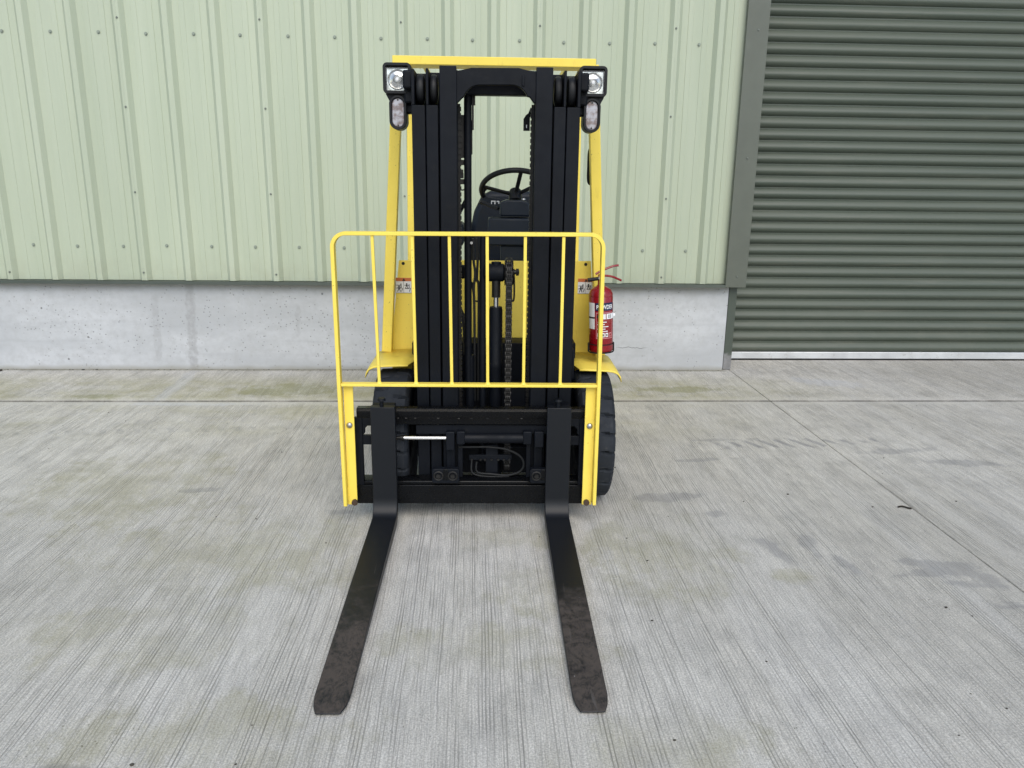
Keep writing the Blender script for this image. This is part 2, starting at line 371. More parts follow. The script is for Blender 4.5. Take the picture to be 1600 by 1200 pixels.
def plinth_mat():
    n = NT('cast_concrete_plinth'); p = n.pos(); s = n.sep(p); X, Z = s[0], s[2]
    big = n.noise(n.scale(p, (.8, 1, 2.2)), 1.2, 6, .6); mot = n.noise(p, 16.0, 6, .7)
    c = n.mix(n.ss(big, .32, .68), (.42, .437, .455), (.53, .548, .57))
    c = n.mix(n.ss(mot, .40, .66, 0.0, .5), c, (.40, .41, .42))
    holes = n.m_('MULTIPLY', n.ss(n.vor(p, 34.0), .22, .12), n.ss(n.noise(p, 5.0, 3), .44, .56))
    c = n.mix(n.m_('MULTIPLY', holes, .65), c, (.16, .16, .16))
    h2 = n.m_('MULTIPLY', n.ss(n.vor(n.scale(p, (1.1, 1, 1)), 7.0), .075, .05), n.ss(n.noise(p, 1.7, 1), .46, .52))
    c = n.mix(n.m_('MULTIPLY', h2, .75), c, (.12, .12, .12))
    nz = n.m_('MULTIPLY', n.m_('SUBTRACT', n.noise(p, 22.0, 4), .5), .06); n30 = n.noise(p, 30.0, 4, .7)
    n16 = n.noise(p, 1.6, 3); n9 = n.noise(n.scale(p, (1, 1, 9)), 1.3, 3)
    def streak(x, w, z0, z1, a):
        xx = n.m_('SUBTRACT', n.m_('ADD', X, n.m_('ADD', nz, n.m_('MULTIPLY', Z, -.03))), x)
        m = n.m_('MULTIPLY', n.ss(n.m_('ABSOLUTE', xx), w, w*.5), n.m_('MULTIPLY', n.ss(Z, z0, z0+.05), n.ss(Z, z1, z1-.06)))
        return n.m_('MULTIPLY', m, n.ss(n30, .30, .62, .25*a, a))
    st = n.m_('MAXIMUM', streak(-2.25, .045, -.1, .72, .85), n.m_('MAXIMUM', streak(-2.52, .035, .05, .62, .5), streak(-1.42, .018, .25, .55, .5)))
    c = n.mix(n.m_('MULTIPLY', st, .62), c, (.28, .28, .285))
    for z in (.345, .375, .23, .12):
        zz = n.m_('ABSOLUTE', n.m_('SUBTRACT', n.m_('ADD', Z, n.m_('MULTIPLY', n.m_('SUBTRACT', n16, .5), .05)), z))
        ln = n.m_('MULTIPLY', n.ss(zz, .022, .002), n.ss(n9, .48, .62))
        c = n.mix(n.m_('MULTIPLY', ln, .20), c, (.36, .37, .39))
    top = n.ss(n.m_('ADD', Z, n.m_('MULTIPLY', n.m_('SUBTRACT', n.noise(n.scale(p, (3, 3, 1)), 1.0, 4), .5), .12)), .60, .69)
    c = n.mix(n.m_('MULTIPLY', top, .45), c, (.30, .28, .25))
    ft = n.ss(n.m_('ADD', Z, n.m_('MULTIPLY', n.m_('SUBTRACT', n.noise(p, 8.0, 4), .5), .06)), .045, .0)
    c = n.mix(n.m_('MULTIPLY', ft, .6), c, (.28, .27, .22))
    crk = n.m_('MULTIPLY', n.ss(n.m_('ABSOLUTE', n.m_('SUBTRACT', n.m_('ADD', Z, n.m_('MULTIPLY', n.noise(n.scale(p, (5, 5, 0)), 1.0, 4), .10)), .225)), .0035, .001), n.m_('MULTIPLY', n.ss(X, 1.12, 1.18), n.ss(X, 1.42, 1.34)))
    c = n.mix(n.m_('MULTIPLY', crk, .8), c, (.10, .10, .10))
    hgt = n.m_('SUBTRACT', n.m_('MULTIPLY', mot, .5), n.m_('ADD', holes, h2))
    n.set(Base_Color=c, Roughness=.82, Normal=n.bump(hgt, .35, .003)); n.b.inputs['Specular IOR Level'].default_value = .25
    return n.m
wh = thing('warehouse', 'pale green ribbed metal warehouse on a concrete plinth', 'building', (-1, 6.1, 0))
def wpart(mb, name, mat, **k):
    o = mb.build(name, mat, wh, **k); o.location = (1, -6.1, 0); return o
WTOP = 6.2
b = MB(); b.box(-13.9, 2.031, 6.125, 6.45, -.01, .74); wpart(b, 'plinth', plinth_mat(), bevel=.006)
# one-metre sheets with three trapezoid ribs; sheet edges sit on a rib
YR, YP = 6.070, 6.103
def profile(n=3, first=True):
    pts = []
    p = 1.0/3
    for k in range(n):
        x0 = k*p
        pts += [(x0+.019, YR), (x0+.047, YP), (x0+.092, YP), (x0+.094, YP-.0035), (x0+.130, YP-.0035), (x0+.132, YP-.001), (x0+.200, YP-.001), (x0+.202, YP-.0035), (x0+.239, YP-.0035), (x0+.241, YP), (x0+p-.047, YP), (x0+p-.019, YR)]
    return pts
def sheet_mesh(z0, z1, n=3):
    pf = [(0.0, YR)] + profile(n) + [(n/3-.0004, YR)]
    b = MB(); m = len(pf); vs = []
    for z in (z0, z1):
        vs += [(x, y, z) for x, y in pf] + [(x, y+.0025, z) for x, y in pf]
    fs = []
    for i in range(m-1):
        fs += [(i, i+1, 2*m+i+1, 2*m+i), (m+i, 3*m+i, 3*m+i+1, m+i+1), (i, m+i, m+i+1, i+1), (2*m+i, 2*m+i+1, 3*m+i+1, 3*m+i)]
    fs += [(0, 2*m, 3*m, m), (m-1, 2*m-1, 4*m-1, 3*m-1)]
    b.add(vs, fs); return b.mesh('cladding_sheet', CLAD, smooth=False)
sm = sheet_mesh(.716, WTOP); sm.name = 'cladding_sheet'
for k in range(-11, 5):
    if k < 4: share('cladding_sheet', sm, wh, (-2.54+k+1, -6.1, 0))
# last sheet by the door is cut to width
pf = [(0.0, YR)] + profile(2)[:20] + [(.531, YP-.001)]
b = MB(); m = len(pf); vs = [(1.46+x, y+dy, z) for z in (.716, WTOP) for dy in (0, .0025) for x, y in pf]; fs = []
for i in range(m-1): fs += [(i, i+1, 2*m+i+1, 2*m+i), (m+i, 3*m+i, 3*m+i+1, m+i+1), (i, m+i, m+i+1, i+1), (2*m+i, 2*m+i+1, 3*m+i+1, 3*m+i)]
b.add(vs, fs); wpart(b, 'cladding_sheet', CLAD, smooth=False)
# sheets over and beyond the door
DX1 = 6.90
hm = sheet_mesh(4.36, WTOP)
for k in range(0, 5): share('cladding_sheet', hm, wh, (2.0+k+1, -6.1, 0))
for k in range(0, 7): share('cladding_sheet', sm, wh, (DX1+.1+k+1, -6.1, 0))
b = MB(); b.box(DX1+.10, 13.9, 6.125, 6.45, -.01, .74); wpart(b, 'plinth', bpy.data.materials['cast_concrete_plinth'], bevel=.006)
# backing wall, roof and far walls
for q in ((-13.9, 1.99, 6.14, 6.30, .74, WTOP), (DX1+.1, 13.9, 6.14, 6.30, .74, WTOP), (1.99, DX1+.1, 6.14, 6.30, 4.35, WTOP), (-13.9, -13.7, 6.45, 20, 0, WTOP), (13.7, 13.9, 6.45, 20, 0, WTOP), (-13.7, 13.7, 19.8, 20, 0, WTOP)):
    b = MB(); b.box(*q); wpart(b, 'inner_wall', OLIVE)
b = MB(); b.prism([(5.85, WTOP+.05), (13.0, WTOP+1.1), (20.2, WTOP+.05), (20.2, WTOP+.2), (13.0, WTOP+1.25), (5.85, WTOP+.2)], -14.1, 14.1, 'yz'); wpart(b, 'roof', OLIVE)
b = MB(); b.prism([(5.99, WTOP-.02), (5.85, WTOP+.0), (5.85, WTOP+.13), (5.87, WTOP+.13), (5.87, WTOP+.02), (5.99, WTOP+.0)], -14.1, 14.1, 'yz'); wpart(b, 'gutter', OLIVE)
OLIVE_D = paint('dark_olive_coating', (.055, .068, .055), .45, .08, .35)
# drip flashing along the foot of the cladding: sloping lip
b = MB(); b.prism([(6.128, .708), (6.128, .7145), (6.050, .712), (6.045, .689), (6.048, .689), (6.054, .706)], -13.9, 1.985, 'yz'); wpart(b, 'drip_flashing', OLIVE_D, smooth=False)
b = MB(); b.prism([(6.128, .708), (6.128, .7145), (6.050, .712), (6.045, .689), (6.048, .689), (6.054, .706)], DX1+.2, 13.9, 'yz'); wpart(b, 'drip_flashing', OLIVE_D, smooth=False)
# jamb and head flashings around the door
b = MB(); b.box(1.972, 2.137, 6.046, 6.050, .694, 4.36); b.box(2.133, 2.137, 6.050, 6.30, .694, 4.36); b.box(1.972, 1.976, 6.050, 6.075, .694, 4.36)
b.box(1.976, 2.133, 6.050, 6.128, .700, .706); wpart(b, 'jamb_flashing', OLIVE, bevel=.0015)
b = MB(); b.box(DX1-.02, DX1+.15, 6.046, 6.050, .694, 4.36); b.box(DX1-.02, DX1-.016, 6.050, 6.30, .694, 4.36); wpart(b, 'jamb_flashing', OLIVE, bevel=.0015)
b = MB(); b.box(1.972, DX1+.15, 6.040, 6.044, 4.28, 4.42); b.box(2.14, DX1-.02, 6.05, 6.30, 4.28, 4.285); wpart(b, 'head_flashing', OLIVE, bevel=.0015)
# screws with dark sealing washers
SCREW = paint('screw_green', (.25, .29, .24), .5, .1); SCREW2 = paint('stitch_screw', (.15, .17, .15), .5, .1)
def screw_mesh(r, mat):
    b = MB(); b.cyl((0, 0, 0), (0, -.0025, 0), r, 12); b.cyl((0, -.0025, 0), (0, -.009, 0), r*.62, 6); return b.mesh('screw', mat, smooth=False)
s1, s2 = screw_mesh(.0125, SCREW), screw_mesh(.0075, SCREW2)
for k in range(-30, 14):
    x = -2.54 + .1667 + k/3 + .018
    if x > 1.97: continue
    for z in (2.475, .974, 3.98, 5.4): share('screw', s1, wh, (x+1+random.uniform(-.006, .006), YP-.0022-6.1, z+random.uniform(-.005, .005)))
for k in range(-10, 5):
    for j in range(10):
        z = .770+.6022*j
        if z < WTOP-.1: share('screw', s2, wh, (-2.54+k+1+random.uniform(-.003, .003), YR-6.1, z+random.uniform(-.006, .006)))
for z in (.78, 1.68, 2.58, 3.48): share('screw', s2, wh, (2.06+1, 6.046-6.1, z))
# door guide channel, worn bare at its foot
def guide_mat():
    n = NT('guide_worn'); p = n.pos(); Z = n.sep(p)[2]
    w = n.ss(n.m_('ADD', Z, n.m_('MULTIPLY', n.m_('SUBTRACT', n.noise(p, 20.0, 5), .5), .10)), .15, .10)
    c = n.mix(w, (.060, .075, .060), n.mix(n.noise(p, 30.0, 5), (.14, .14, .14), (.34, .34, .35)))
    n.set(Base_Color=c, Roughness=.5, Metallic=n.m_('MULTIPLY', w, .4)); return n.m
b = MB(); b.box(2.034, 2.098, 6.128, 6.134, .006, 4.3); b.box(2.034, 2.040, 6.134, 6.56, .006, 4.3); b.box(2.092, 2.098, 6.134, 6.20, .006, 4.3); b.box(2.04, 2.11, 6.552, 6.558, .006, 4.3)
wpart(b, 'door_guide', guide_mat())
b = MB(); b.box(DX1-.09, DX1+.10, 6.128, 6.56, .006, 4.3); wpart(b, 'door_guide', bpy.data.materials['guide_worn'])

# ------------------------------------------------------------------ roller shutter door
def slat_mat():
    n = NT('olive_shutter_coating'); p = n.pos()
    v = n.noise(n.scale(p, (.5, 1, 8)), 1.0, 5)
    c = n.mix(n.ss(v, .3, .7), (.062, .079, .060), (.078, .095, .073))
    d = n.noise(n.scale(p, (1.5, 1, 30)), 1.0, 5, .65); c = n.mix(n.m_('MULTIPLY', n.ss(d, .52, .75), .35), c, (.15, .15, .12))
    du = n.m_('MULTIPLY', n.ss(n.sep(p)[2], .7, .1), n.ss(n.noise(n.scale(p, (3, 1, 6)), 1.0, 5, .7), .40, .7)); c = n.mix(n.m_('MULTIPLY', du, .12), c, (.20, .19, .16))
    n.set(Base_Color=c, Roughness=n.ss(v, .3, .7, .42, .52)); return n.m
SLAT = slat_mat()
door = thing('roller_door', 'dark olive green steel roller shutter door beside the pale cladding', 'roller door', (4.5, 6.5, 0))
PITCH = .0926
pr = []
for k in range(13):
    t = k/12; z = t*(PITCH-.011); y = -.026*(math.sin(math.pi*t)**.9 if 0 < t < 1 else 0.0)*(1+.18*math.cos(math.pi*t))
    pr.append((y, z))
pr += [(.004, PITCH-.010), (.004, PITCH+.002), (-.001, PITCH+.002), (-.001, PITCH-.0008)][0:1]
poly = pr + [(.010, PITCH-.010), (.010, .0)]
b = MB(); b.prism(poly, -2.40, 2.40, 'yz')
b.box(-2.40, 2.40, .001, .009, PITCH-.0105, PITCH+.001)
slm = b.mesh('shutter_slat', SLAT)
z = .078; k = 0
while z < 4.25:
    share('shutter_slat', slm, door, (0, random.uniform(-.0015, .0015), z), (random.uniform(-.012, .012), random.uniform(-.0004, .0004), random.uniform(-.0006, .0006))); z += PITCH
b = MB(); b.box(-2.41, 2.41, -.022, .014, .018, .077); 
GALV = paint('galvanised_rail', (.62, .64, .66), .34, .12, .5, metal=.35, dirt=(.35, .34, .32), dirt_amt=.5)
b.build('bottom_rail', GALV, door, bevel=.004)
b = MB(); b.box(-2.41, 2.41, -.012, .010, .0075, .019); b.build('rubber_seal', HOSE, door)

# ------------------------------------------------------------------ forklift
FO = Vector((.085, 3.55, 0)); FA = R(-1.0)
fl = thing('forklift', 'yellow forklift with black mast and lowered forks facing the camera', 'forklift', FO, FA)
def part(mb, name, mat, parent=None, **k): return mb.build(name, mat, parent or fl, **k)

# forks
def fork(x0, x1):
    top = [(-.350, .545), (-.350, .30), (-.350, .13)]; bot = [(-.310, .545), (-.310, .30), (-.310, .13)]
    for k in range(1, 9):
        t = R(90*k/8); top.append((-.350-.055*(1-math.cos(t)), .13-.078*math.sin(t))); bot.append((-.310-.085*(1-math.cos(t)), .13-.122*math.sin(t)))
    for y, zt in ((-.6, .047), (-.9, .040), (-1.2, .030), (-1.45, .021), (-1.56, .017), (-1.60, .014), (-1.632, .011)):
        top.append((y, zt)); bot.append((y, .006))
    n = len(top); vs = []; cx = (x0+x1)/2
    for i in range(n):
        hw = (x1-x0)/2
        y = top[i][0]
        if y < -1.55: hw *= {-1.56: 1.0, -1.60: .90, -1.632: .68}[y]
        if i == 0: hw *= .985
        vs += [(cx-hw, *top[i]), (cx+hw, *top[i]), (cx+hw, *bot[i]), (cx-hw, *bot[i])]
    fs = [(4*i+k, 4*i+(k+1) % 4, 4*i+4+(k+1) % 4, 4*i+4+k) for i in range(n-1) for k in range(4)] + [(3, 2, 1, 0), (4*n-4, 4*n-3, 4*n-2, 4*n-1)]
    f = part(MB().add(vs, fs), 'fork', FORK, bevel=.003)
    b = MB(); b.cyl((cx-.005, -.332, .54), (cx-.005, -.332, .572), .009, 14); b.cyl((cx-.005, -.332, .572), (cx-.005, -.332, .582), .019, 18, .016); part(b, 'locking_pin', BLACK, f)
    b = MB(); b.box(x0+.004, x1-.004, -.3095, -.27, .5285, .545); part(b, 'fork_hook', BLACK, f, bevel=.003)
    b = MB(); b.box(x0+.01, x1-.01, -.3095, -.285, .056, .082); part(b, 'fork_hook', BLACK, f, bevel=.003)
fork(-.534, -.428); fork(.229, .335)

# carriage
b = MB(); b.prism([(-.309, .492), (-.309, .516), (-.300, .527), (-.262, .527), (-.262, .452), (-.296, .452), (-.300, .478), (-.305, .486)], -.600, .412, 'yz')
carr = part(b, 'carriage', BLACK_GLOSS, bevel=.002)
b = MB(); b.box(-.612, .416, -.309, -.262, .083, .172); b.prism([(-.300, .172), (-.300, .186), (-.292, .190), (-.225, .190), (-.225, .172)], -.596, .404, 'yz'); part(b, 'lower_bar', BLACK_GLOSS, carr, bevel=.003)
b = MB(); b.box(-.345, .237, -.284, -.263, .404, .446); part(b, 'cross_plate', BLACK, carr, bevel=.002)
for x in (-.42, -.385, -.345, -.245, -.155, -.10, -.03, .06, .12):
    b = MB(); b.cyl((x, -.303, .486+random.uniform(-.002, .002)), (x, -.297, .484), .006, 10); part(b, 'weld_bead', BLACK_GLOSS, carr)
for sgn in (-1, 1):
    cx = -.100
    X = lambda d: cx+sgn*d
    b = MB()
    def bx(a, c, *r):
        x0, x1 = sorted((X(a), X(c))); b.box(x0, x1, *r)
    bx(.478, .513, -.304, -.280, .084, .484)
    bx(.430, .4775, -.303, -.281, .360, .402); bx(.40, .4775, -.303, -.281, .447, .4825)
    b.prism([(X(.4775), .402), (X(.4775), .447), (X(.455), .447), (X(.467), .432), (X(.467), .414)][::1], -.3025, -.282)
    part(b, 'side_plate', BLACK, carr, bevel=.002)
# side-shift cylinder
b = MB(); b.cyl((-.165, -.290, .388), (.130, -.290, .388), .023, 24); sc_ = part(b, 'side_shift_cylinder', BLACK, carr)
b = MB(); b.cyl((-.398, -.290, .388), (-.205, -.290, .388), .0088, 20); part(b, 'piston_rod', CHROME, sc_)
b = MB(); b.cyl((-.412, -.290, .388), (-.398, -.290, .388), .012, 16); b.cyl((-.45, -.290, .388), (-.412, -.290, .388), .007, 12); part(b, 'rod_end', GREASE, sc_)
for x0, x1, z0, z1 in ((-.212, -.174, .338, .424), (-.164, -.128, .366, .426), (.128, .166, .366, .426), (.178, .219, .352, .426)):
    b = MB(); b.box(x0, x1, -.316, -.264, z0, z1); part(b, 'cylinder_mount', BLACK, sc_, bevel=.004)
for x0, x1 in ((-.213, -.175), (-.162, -.140), (.145, .166), (.180, .218)):
    b = MB(); b.box(x0, x1, -.262, -.235, .19, .41); part(b, 'carriage_upright', BLACK, carr, bevel=.003)
for x0, x1 in ((-.274, -.153), (.160, .281)):
    b = MB(); b.prism(rounded(x0, x1, .191, .258, .012), -.334, -.300); h = part(b, 'lower_hook', BLACK, carr, bevel=.003)
    for xc in (x0+.029, x1-.029):
        b = MB(); b.torus((xc, -.335, .226), .019, .004, Matrix.Rotation(R(90), 3, 'X'), 24, 8); b.cyl((xc, -.334, .226), (xc, -.345, .226), .011, 6); part(b, 'bolt', GREASE, h)
    b = MB(); b.box((x0+x1)/2-.011, (x0+x1)/2+.011, -.337, -.30, .205, .257); part(b, 'clamp', BLACK_GLOSS, h, bevel=.002)
b = MB(); b.tube([(-.158, -.262, .337), (-.11, -.268, .338), (-.02, -.27, .339), (.06, -.268, .326), (.118, -.262, .292), (.135, -.258, .250), (.115, -.256, .215), (.06, -.254, .198), (-.01, -.252, .203), (-.075, -.25, .212), (-.078, -.245, .26)], .0052); part(b, 'hydraulic_hose', HOSE, carr)
b = MB(); b.tube([(-.10, -.24, .262), (-.10, -.25, .215), (-.07, -.252, .196), (0, -.252, .190), (.07, -.252, .192)], .0045); part(b, 'hydraulic_hose', HOSE, carr)
b = MB(); b.box(-.112, .082, -.232, -.220, .262, .288); b.box(-.037, .018, -.231, -.219, .20, .335); part(b, 'hose_bracket', BLACK, carr, bevel=.002)
for x in (-.10, -.06, -.04, -.01, .02, .045, .07):
    b = MB(); b.cyl((x, -.232, .266), (x, -.240, .266), .005, 8); part(b, 'fitting', GREASE, carr)

# load backrest
x0, x1 = -.655, .446; path = [(-.652, .098), (-.657, .65), (-.659, 1.225)]
for k in range(1, 9):
    t = R(180-90*k/8); path.append((-.659+.055+.055*math.cos(t), 1.225+.055*math.sin(t)))
for k in range(0, 9):
    t = R(90-90*k/8); path.append((.385+.055*math.cos(t), 1.230+.055*math.sin(t)))
path += [(.445, .65), (.446, .104)]
b = MB(); b.sweep(path, .0155, -.378, -.336); rest = part(b, 'load_backrest', Y_PAINT, bevel=.002)
b = MB(); b.box(-.648, .437, -.377, -.340, .644, .656); part(b, 'lower_rail', Y_PAINT, rest, bevel=.002)
for xa, xb in ((-.498, -.487), (-.337, -.332), (-.187, -.181), (-.034, -.029), (.121, .123), (.277, .279)):
    b = MB(); b.beam((xb, -.366, .655), (xa, -.366, 1.275), .0125, .0125); part(b, 'backrest_bar', Y_PAINT, rest, bevel=.0015)
    b = MB(); b.lathe([(.0, .012), (.008, .009), (.013, 0)], 12, 'z', (xb, -.366, .655)); part(b, 'weld', Y_PAINT, rest)
for xa, xb in ((-.6445, -.604), (.394, .437)):
    b = MB(); b.box(xa, xb, -.346, -.337, .094, .6435); pl_ = part(b, 'mounting_plate', Y_PAINT, rest, bevel=.0015)
    xe = xa if xa < 0 else xb-.006
    b = MB(); zz = .11
    while zz < .53:
        l = random.uniform(.03, .07); b.box(xe+.001, xe+.005, -.3485, -.3455, zz, zz+l); zz += l+random.uniform(.03, .07)
    part(b, 'weld', Y_PAINT, pl_, bevel=.001)
    b = MB(); xc = (xa+xb)/2
    b.lathe([(.0, -.357), (.007, -.356), (.0115, -.352), (.0115, -.346)], 16, 'y', (xc, 0, .464)); b.lathe([(.0135, -.349), (.0135, -.346)], 16, 'y', (xc, 0, .464)); part(b, 'bolt', STEEL, pl_)
    b = MB(); b.cyl((xc+(.010 if xa < 0 else -.002), -.346, .108), (xc+(.010 if xa < 0 else -.002), -.362, .108), .0135, 10); part(b, 'bolt', RUSTY, pl_, bevel=.002)

# mast: three nested channels a side
TOP = 1.922
for sgn in (-1, 1):
    def rail(a, c, wa, yf, yb, top, notch):
        b = MB(); o = lambda p, q: sorted((sgn*p, sgn*q))
        zt = 1.785 if notch else top
        xs = o(a, c); b.box(xs[0], xs[1], yf, yf+.020, .10, zt)
        xs = o(wa, c); b.box(xs[0], xs[1], yf+.020, yb-.018, .10, top)
        if notch: b.box(xs[0], xs[1], yf, yf+.020, zt, top)
        xs = o(a, c); b.box(xs[0], xs[1], yb-.018, yb, .10, top)
        r = part(b, 'mast_rail', BLACK, bevel=.0025)
        return r
    rail(.289, .343, .3305, -.222, -.060, TOP, True)
    rail(.236, .284, .2735, -.228, -.080, TOP+.002, True)
    rail(.160, .2285, .2125, -.234, -.100, TOP+.012, False)
    for a, c in ((.292, .328), (.239, .271)):
        b = MB(); m_ = sgn*(a+c)/2; w = (c-a)/2
        b.lathe([(.0, -w), (.040, -w), (.056, -w*.75), (.060, -w*.3), (.060, w*.3), (.056, w*.75), (.040, w), (.0, w)], 32, 'x', (m_, -.150, 1.850)); part(b, 'mast_roller', BLACK_PLAST)
    # side chains: stacked link plates
    b = MB(); zz = .34; k = 0
    while zz < 1.80:
        w = .011 if k % 2 else .0075; cxx = sgn*.158
        b.box(cxx-w, cxx+w, -.098 if k % 2 else -.094, -.082 if k % 2 else -.086, zz-.003, zz+.0135); zz += .0125; k += 1
    b.box(sgn*.158-.007, sgn*.158+.007, -.0915, -.0885, .34, 1.80)
    part(b, 'lift_chain', GREASE, kind='stuff')
# crossmembers
arch = [(-.162, 1.916), (-.135, 1.921), (-.10, 1.929), (.09, 1.931), (.125, 1.923), (.162, 1.919), (.162, 1.795), (.152, 1.80), (.135, 1.822)]
for k in range(9):
    t = R(20+70*k/8); arch.append((.062+.068*math.cos(t), 1.80+.066*math.sin(t)))
for k in range(9):
    t = R(90+70*k/8); arch.append((-.066+.068*math.cos(t), 1.798+.066*math.sin(t)))
arch += [(-.140, 1.812), (-.162, 1.79)]
b = MB(); b.prism(arch, -.226, -.196); xm = part(b, 'mast_crossmember', BLACK, bevel=.003)
b = MB(); b.box(.103, .114, -.232, -.2255, 1.862, 1.902); part(b, 'stop_lug', BLACK, xm, bevel=.002)
b = MB(); b.box(-.155, .155, -.145, -.085, 1.835, 1.92); part(b, 'mast_crossmember', BLACK, bevel=.004)
for z0, z1 in ((.13, .26), (.44, .58)):
    b = MB(); b.box(-.328, .328, -.045, -.015, z0, z1); part(b, 'mast_crossmember', BLACK, bevel=.004)
for x in (-.285, .285):
    b = MB(); b.cyl((x-.025, -.03, .32), (x+.025, -.03, .32), .05, 24); b.box(x-.025, x+.025, -.05, .05, .27, .60); part(b, 'mast_pivot', BLACK, bevel=.004)
    if x > 0: b = MB(); b.box(.344, .362, -.15, -.06, .62, .76); part(b, 'stop_plate', BLACK, bevel=.012)
# hoses and pipes beside the opening
b = MB(); b.cyl((-.119, -.10, .60), (-.119, -.10, 1.86), .0165, 20); part(b, 'lift_pipe', BLACK)
b = MB(); b.cyl((-.054, -.10, .20), (-.054, -.10, 1.262), .0145, 18); part(b, 'lift_pipe', BLACK)
b = MB(); b.cyl((-.112, -.09, .30), (-.112, -.09, .72), .022, 20); part(b, 'lift_pipe', BLACK)
b = MB(); b.box(-.158, -.134, -.085, -.055, 1.585, 1.76); b.box(-.135, -.10, -.07, -.05, 1.60, 1.74); b.box(-.102, -.094, -.105, -.06, 1.70, 1.84); b.box(-.104, -.088, -.10, -.06, 1.80, 1.845)
for z0, w in ((1.555, .010), (1.515, .007), (1.475, .012), (1.50, .008)): b.box(-.158, -.146+w, -.09, -.07, z0, z0+.022)
part(b, 'hose_guide', GREASE, bevel=.002)
b = MB(); b.tube([(-.150, -.08, 1.452), (-.142, -.08, 1.451), (-.134, -.08, 1.455), (-.132, -.08, 1.475), (-.138, -.08, 1.482)], .003, 8); part(b, 'hose_clip', HOSE)
b = MB(); b.beam((-.170, .02, 1.335), (-.125, .02, 1.415), .018, .014); part(b, 'control_rod', BLACK)
for pts, r in (([(-.098, -.085, 1.245), (-.095, -.075, 1.15), (-.088, -.075, 1.09), (-.094, -.075, 1.02), (-.091, -.075, .9), (-.090, -.075, .5)], .006), ([(-.082, -.07, 1.245), (-.077, -.07, 1.15), (-.080, -.07, 1.06), (-.072, -.07, 1.0), (-.074, -.07, .5)], .006)):
    b = MB(); b.tube(pts, r); part(b, 'hydraulic_hose', HOSE)
b = MB(); b.tube([(-.175, .02, .93), (-.155, .0, .90), (-.138, -.03, .86), (-.132, -.06, .80), (-.13, -.08, .72)], .013); part(b, 'hydraulic_hose', HOSE)
b = MB(); b.lathe([(0, -.02), (.024, -.02), (.031, -.012), (.031, .012), (0, .02)], 24, 'y', (-.148, .03, 1.085)); part(b, 'pipe_elbow', BLACK)
b = MB(); b.cyl((-.103, -.115, 1.228), (-.103, -.123, 1.228), .006, 12); part(b, 'bolt', STEEL)
b = MB(); b.tube([(-.103, -.06, 1.05), (-.095, -.06, .985), (-.090, -.06, .965), (-.06, -.06, .962)], .004); part(b, 'hose_clip', HOSE)
b = MB(); b.tube([(.085, -.06, 1.11), (.088, -.06, 1.03), (.087, -.06, .975), (.078, -.06, .964), (.055, -.06, .964)], .0045); part(b, 'chain_guard', HOSE)
# centre free-lift cylinder with crosshead and chain
b = MB(); b.lathe([(.0, .12), (.030, .12), (.030, .66), (.032, .665), (.032, .69), (.030, .695), (.030, .93), (.027, .945), (.0, .945)], 32, 'z', (.006, -.10, 0)); lc = part(b, 'lift_cylinder', BLACK)
b = MB(); b.cyl((.006, -.10, .94), (.006, -.10, .990), .0125, 24); part(b, 'piston_rod', CHROME, lc)
b = MB(); b.cyl((.006, -.10, .988), (.006, -.10, 1.075), .0195, 24); part(b, 'rod_collar', GREASE, lc)
b = MB(); b.lathe([(0, -.052), (.036, -.052), (.040, -.046), (.040, .030), (.034, .036), (0, .036)], 28, 'x', (.006, -.10, 1.098)); b.cyl((.006, -.10, 1.098), (.006, -.10, 1.145), .022, 20); ch = part(b, 'crosshead', BLACK, lc)
b = MB(); b.lathe([(0, -.019), (.056, -.019), (.058, -.016), (.050, -.012), (.050, .012), (.058, .016), (.056, .019), (0, .019)], 32, 'x', (.062, -.10, 1.098)); b.cyl((.08, -.10, 1.10), (.108, -.10, 1.10), .010, 12); b.cyl((.094, -.10, 1.10), (.106, -.10, 1.10), .017, 6); part(b, 'chain_sheave', GREASE, lc)
b = MB(); zz = .20; k = 0
def link(bm_, c, t, k):
    # two outer or three inner plates across the chain
    for dx in ((-.0125, .0125) if k % 2 else (-.0085, 0, .0085)):
        w = .0018; a = Vector(c)+Vector((dx, 0, 0)); n_ = Vector((0, t[2], -t[1])); q = []
        for (u, v_) in ((-.014, -.004), (-.009, -.0075), (.009, -.0075), (.014, -.004), (.014, .004), (.009, .0075), (-.009, .0075), (-.014, .004)):
            q.append(a+Vector(t)*u+n_*v_)
        vs = [p+Vector((-w, 0, 0)) for p in q]+[p+Vector((w, 0, 0)) for p in q]
        bm_.add(vs, [tuple(range(8)), tuple(range(8, 16))[::-1]]+[(i, 8+i, 8+(i+1) % 8, (i+1) % 8) for i in range(8)])
while zz < 1.09:
    link(b, (.062, -.158, zz), (0, 0, 1), k); b.cyl((.047, -.158, zz+.009), (.077, -.158, zz+.009), .0035, 8); zz += .0185; k += 1
b.box(.048, .076, -.1585, -.1565, .19, 1.09)
for a in range(0, 180, 18):
    t = R(180-a); c = (.062, -.10+.058*math.cos(t), 1.098+.058*math.sin(t)); link(b, c, (0, math.sin(t), -math.cos(t)), k); k += 1
part(b, 'lift_chain', GREASE, kind='stuff')

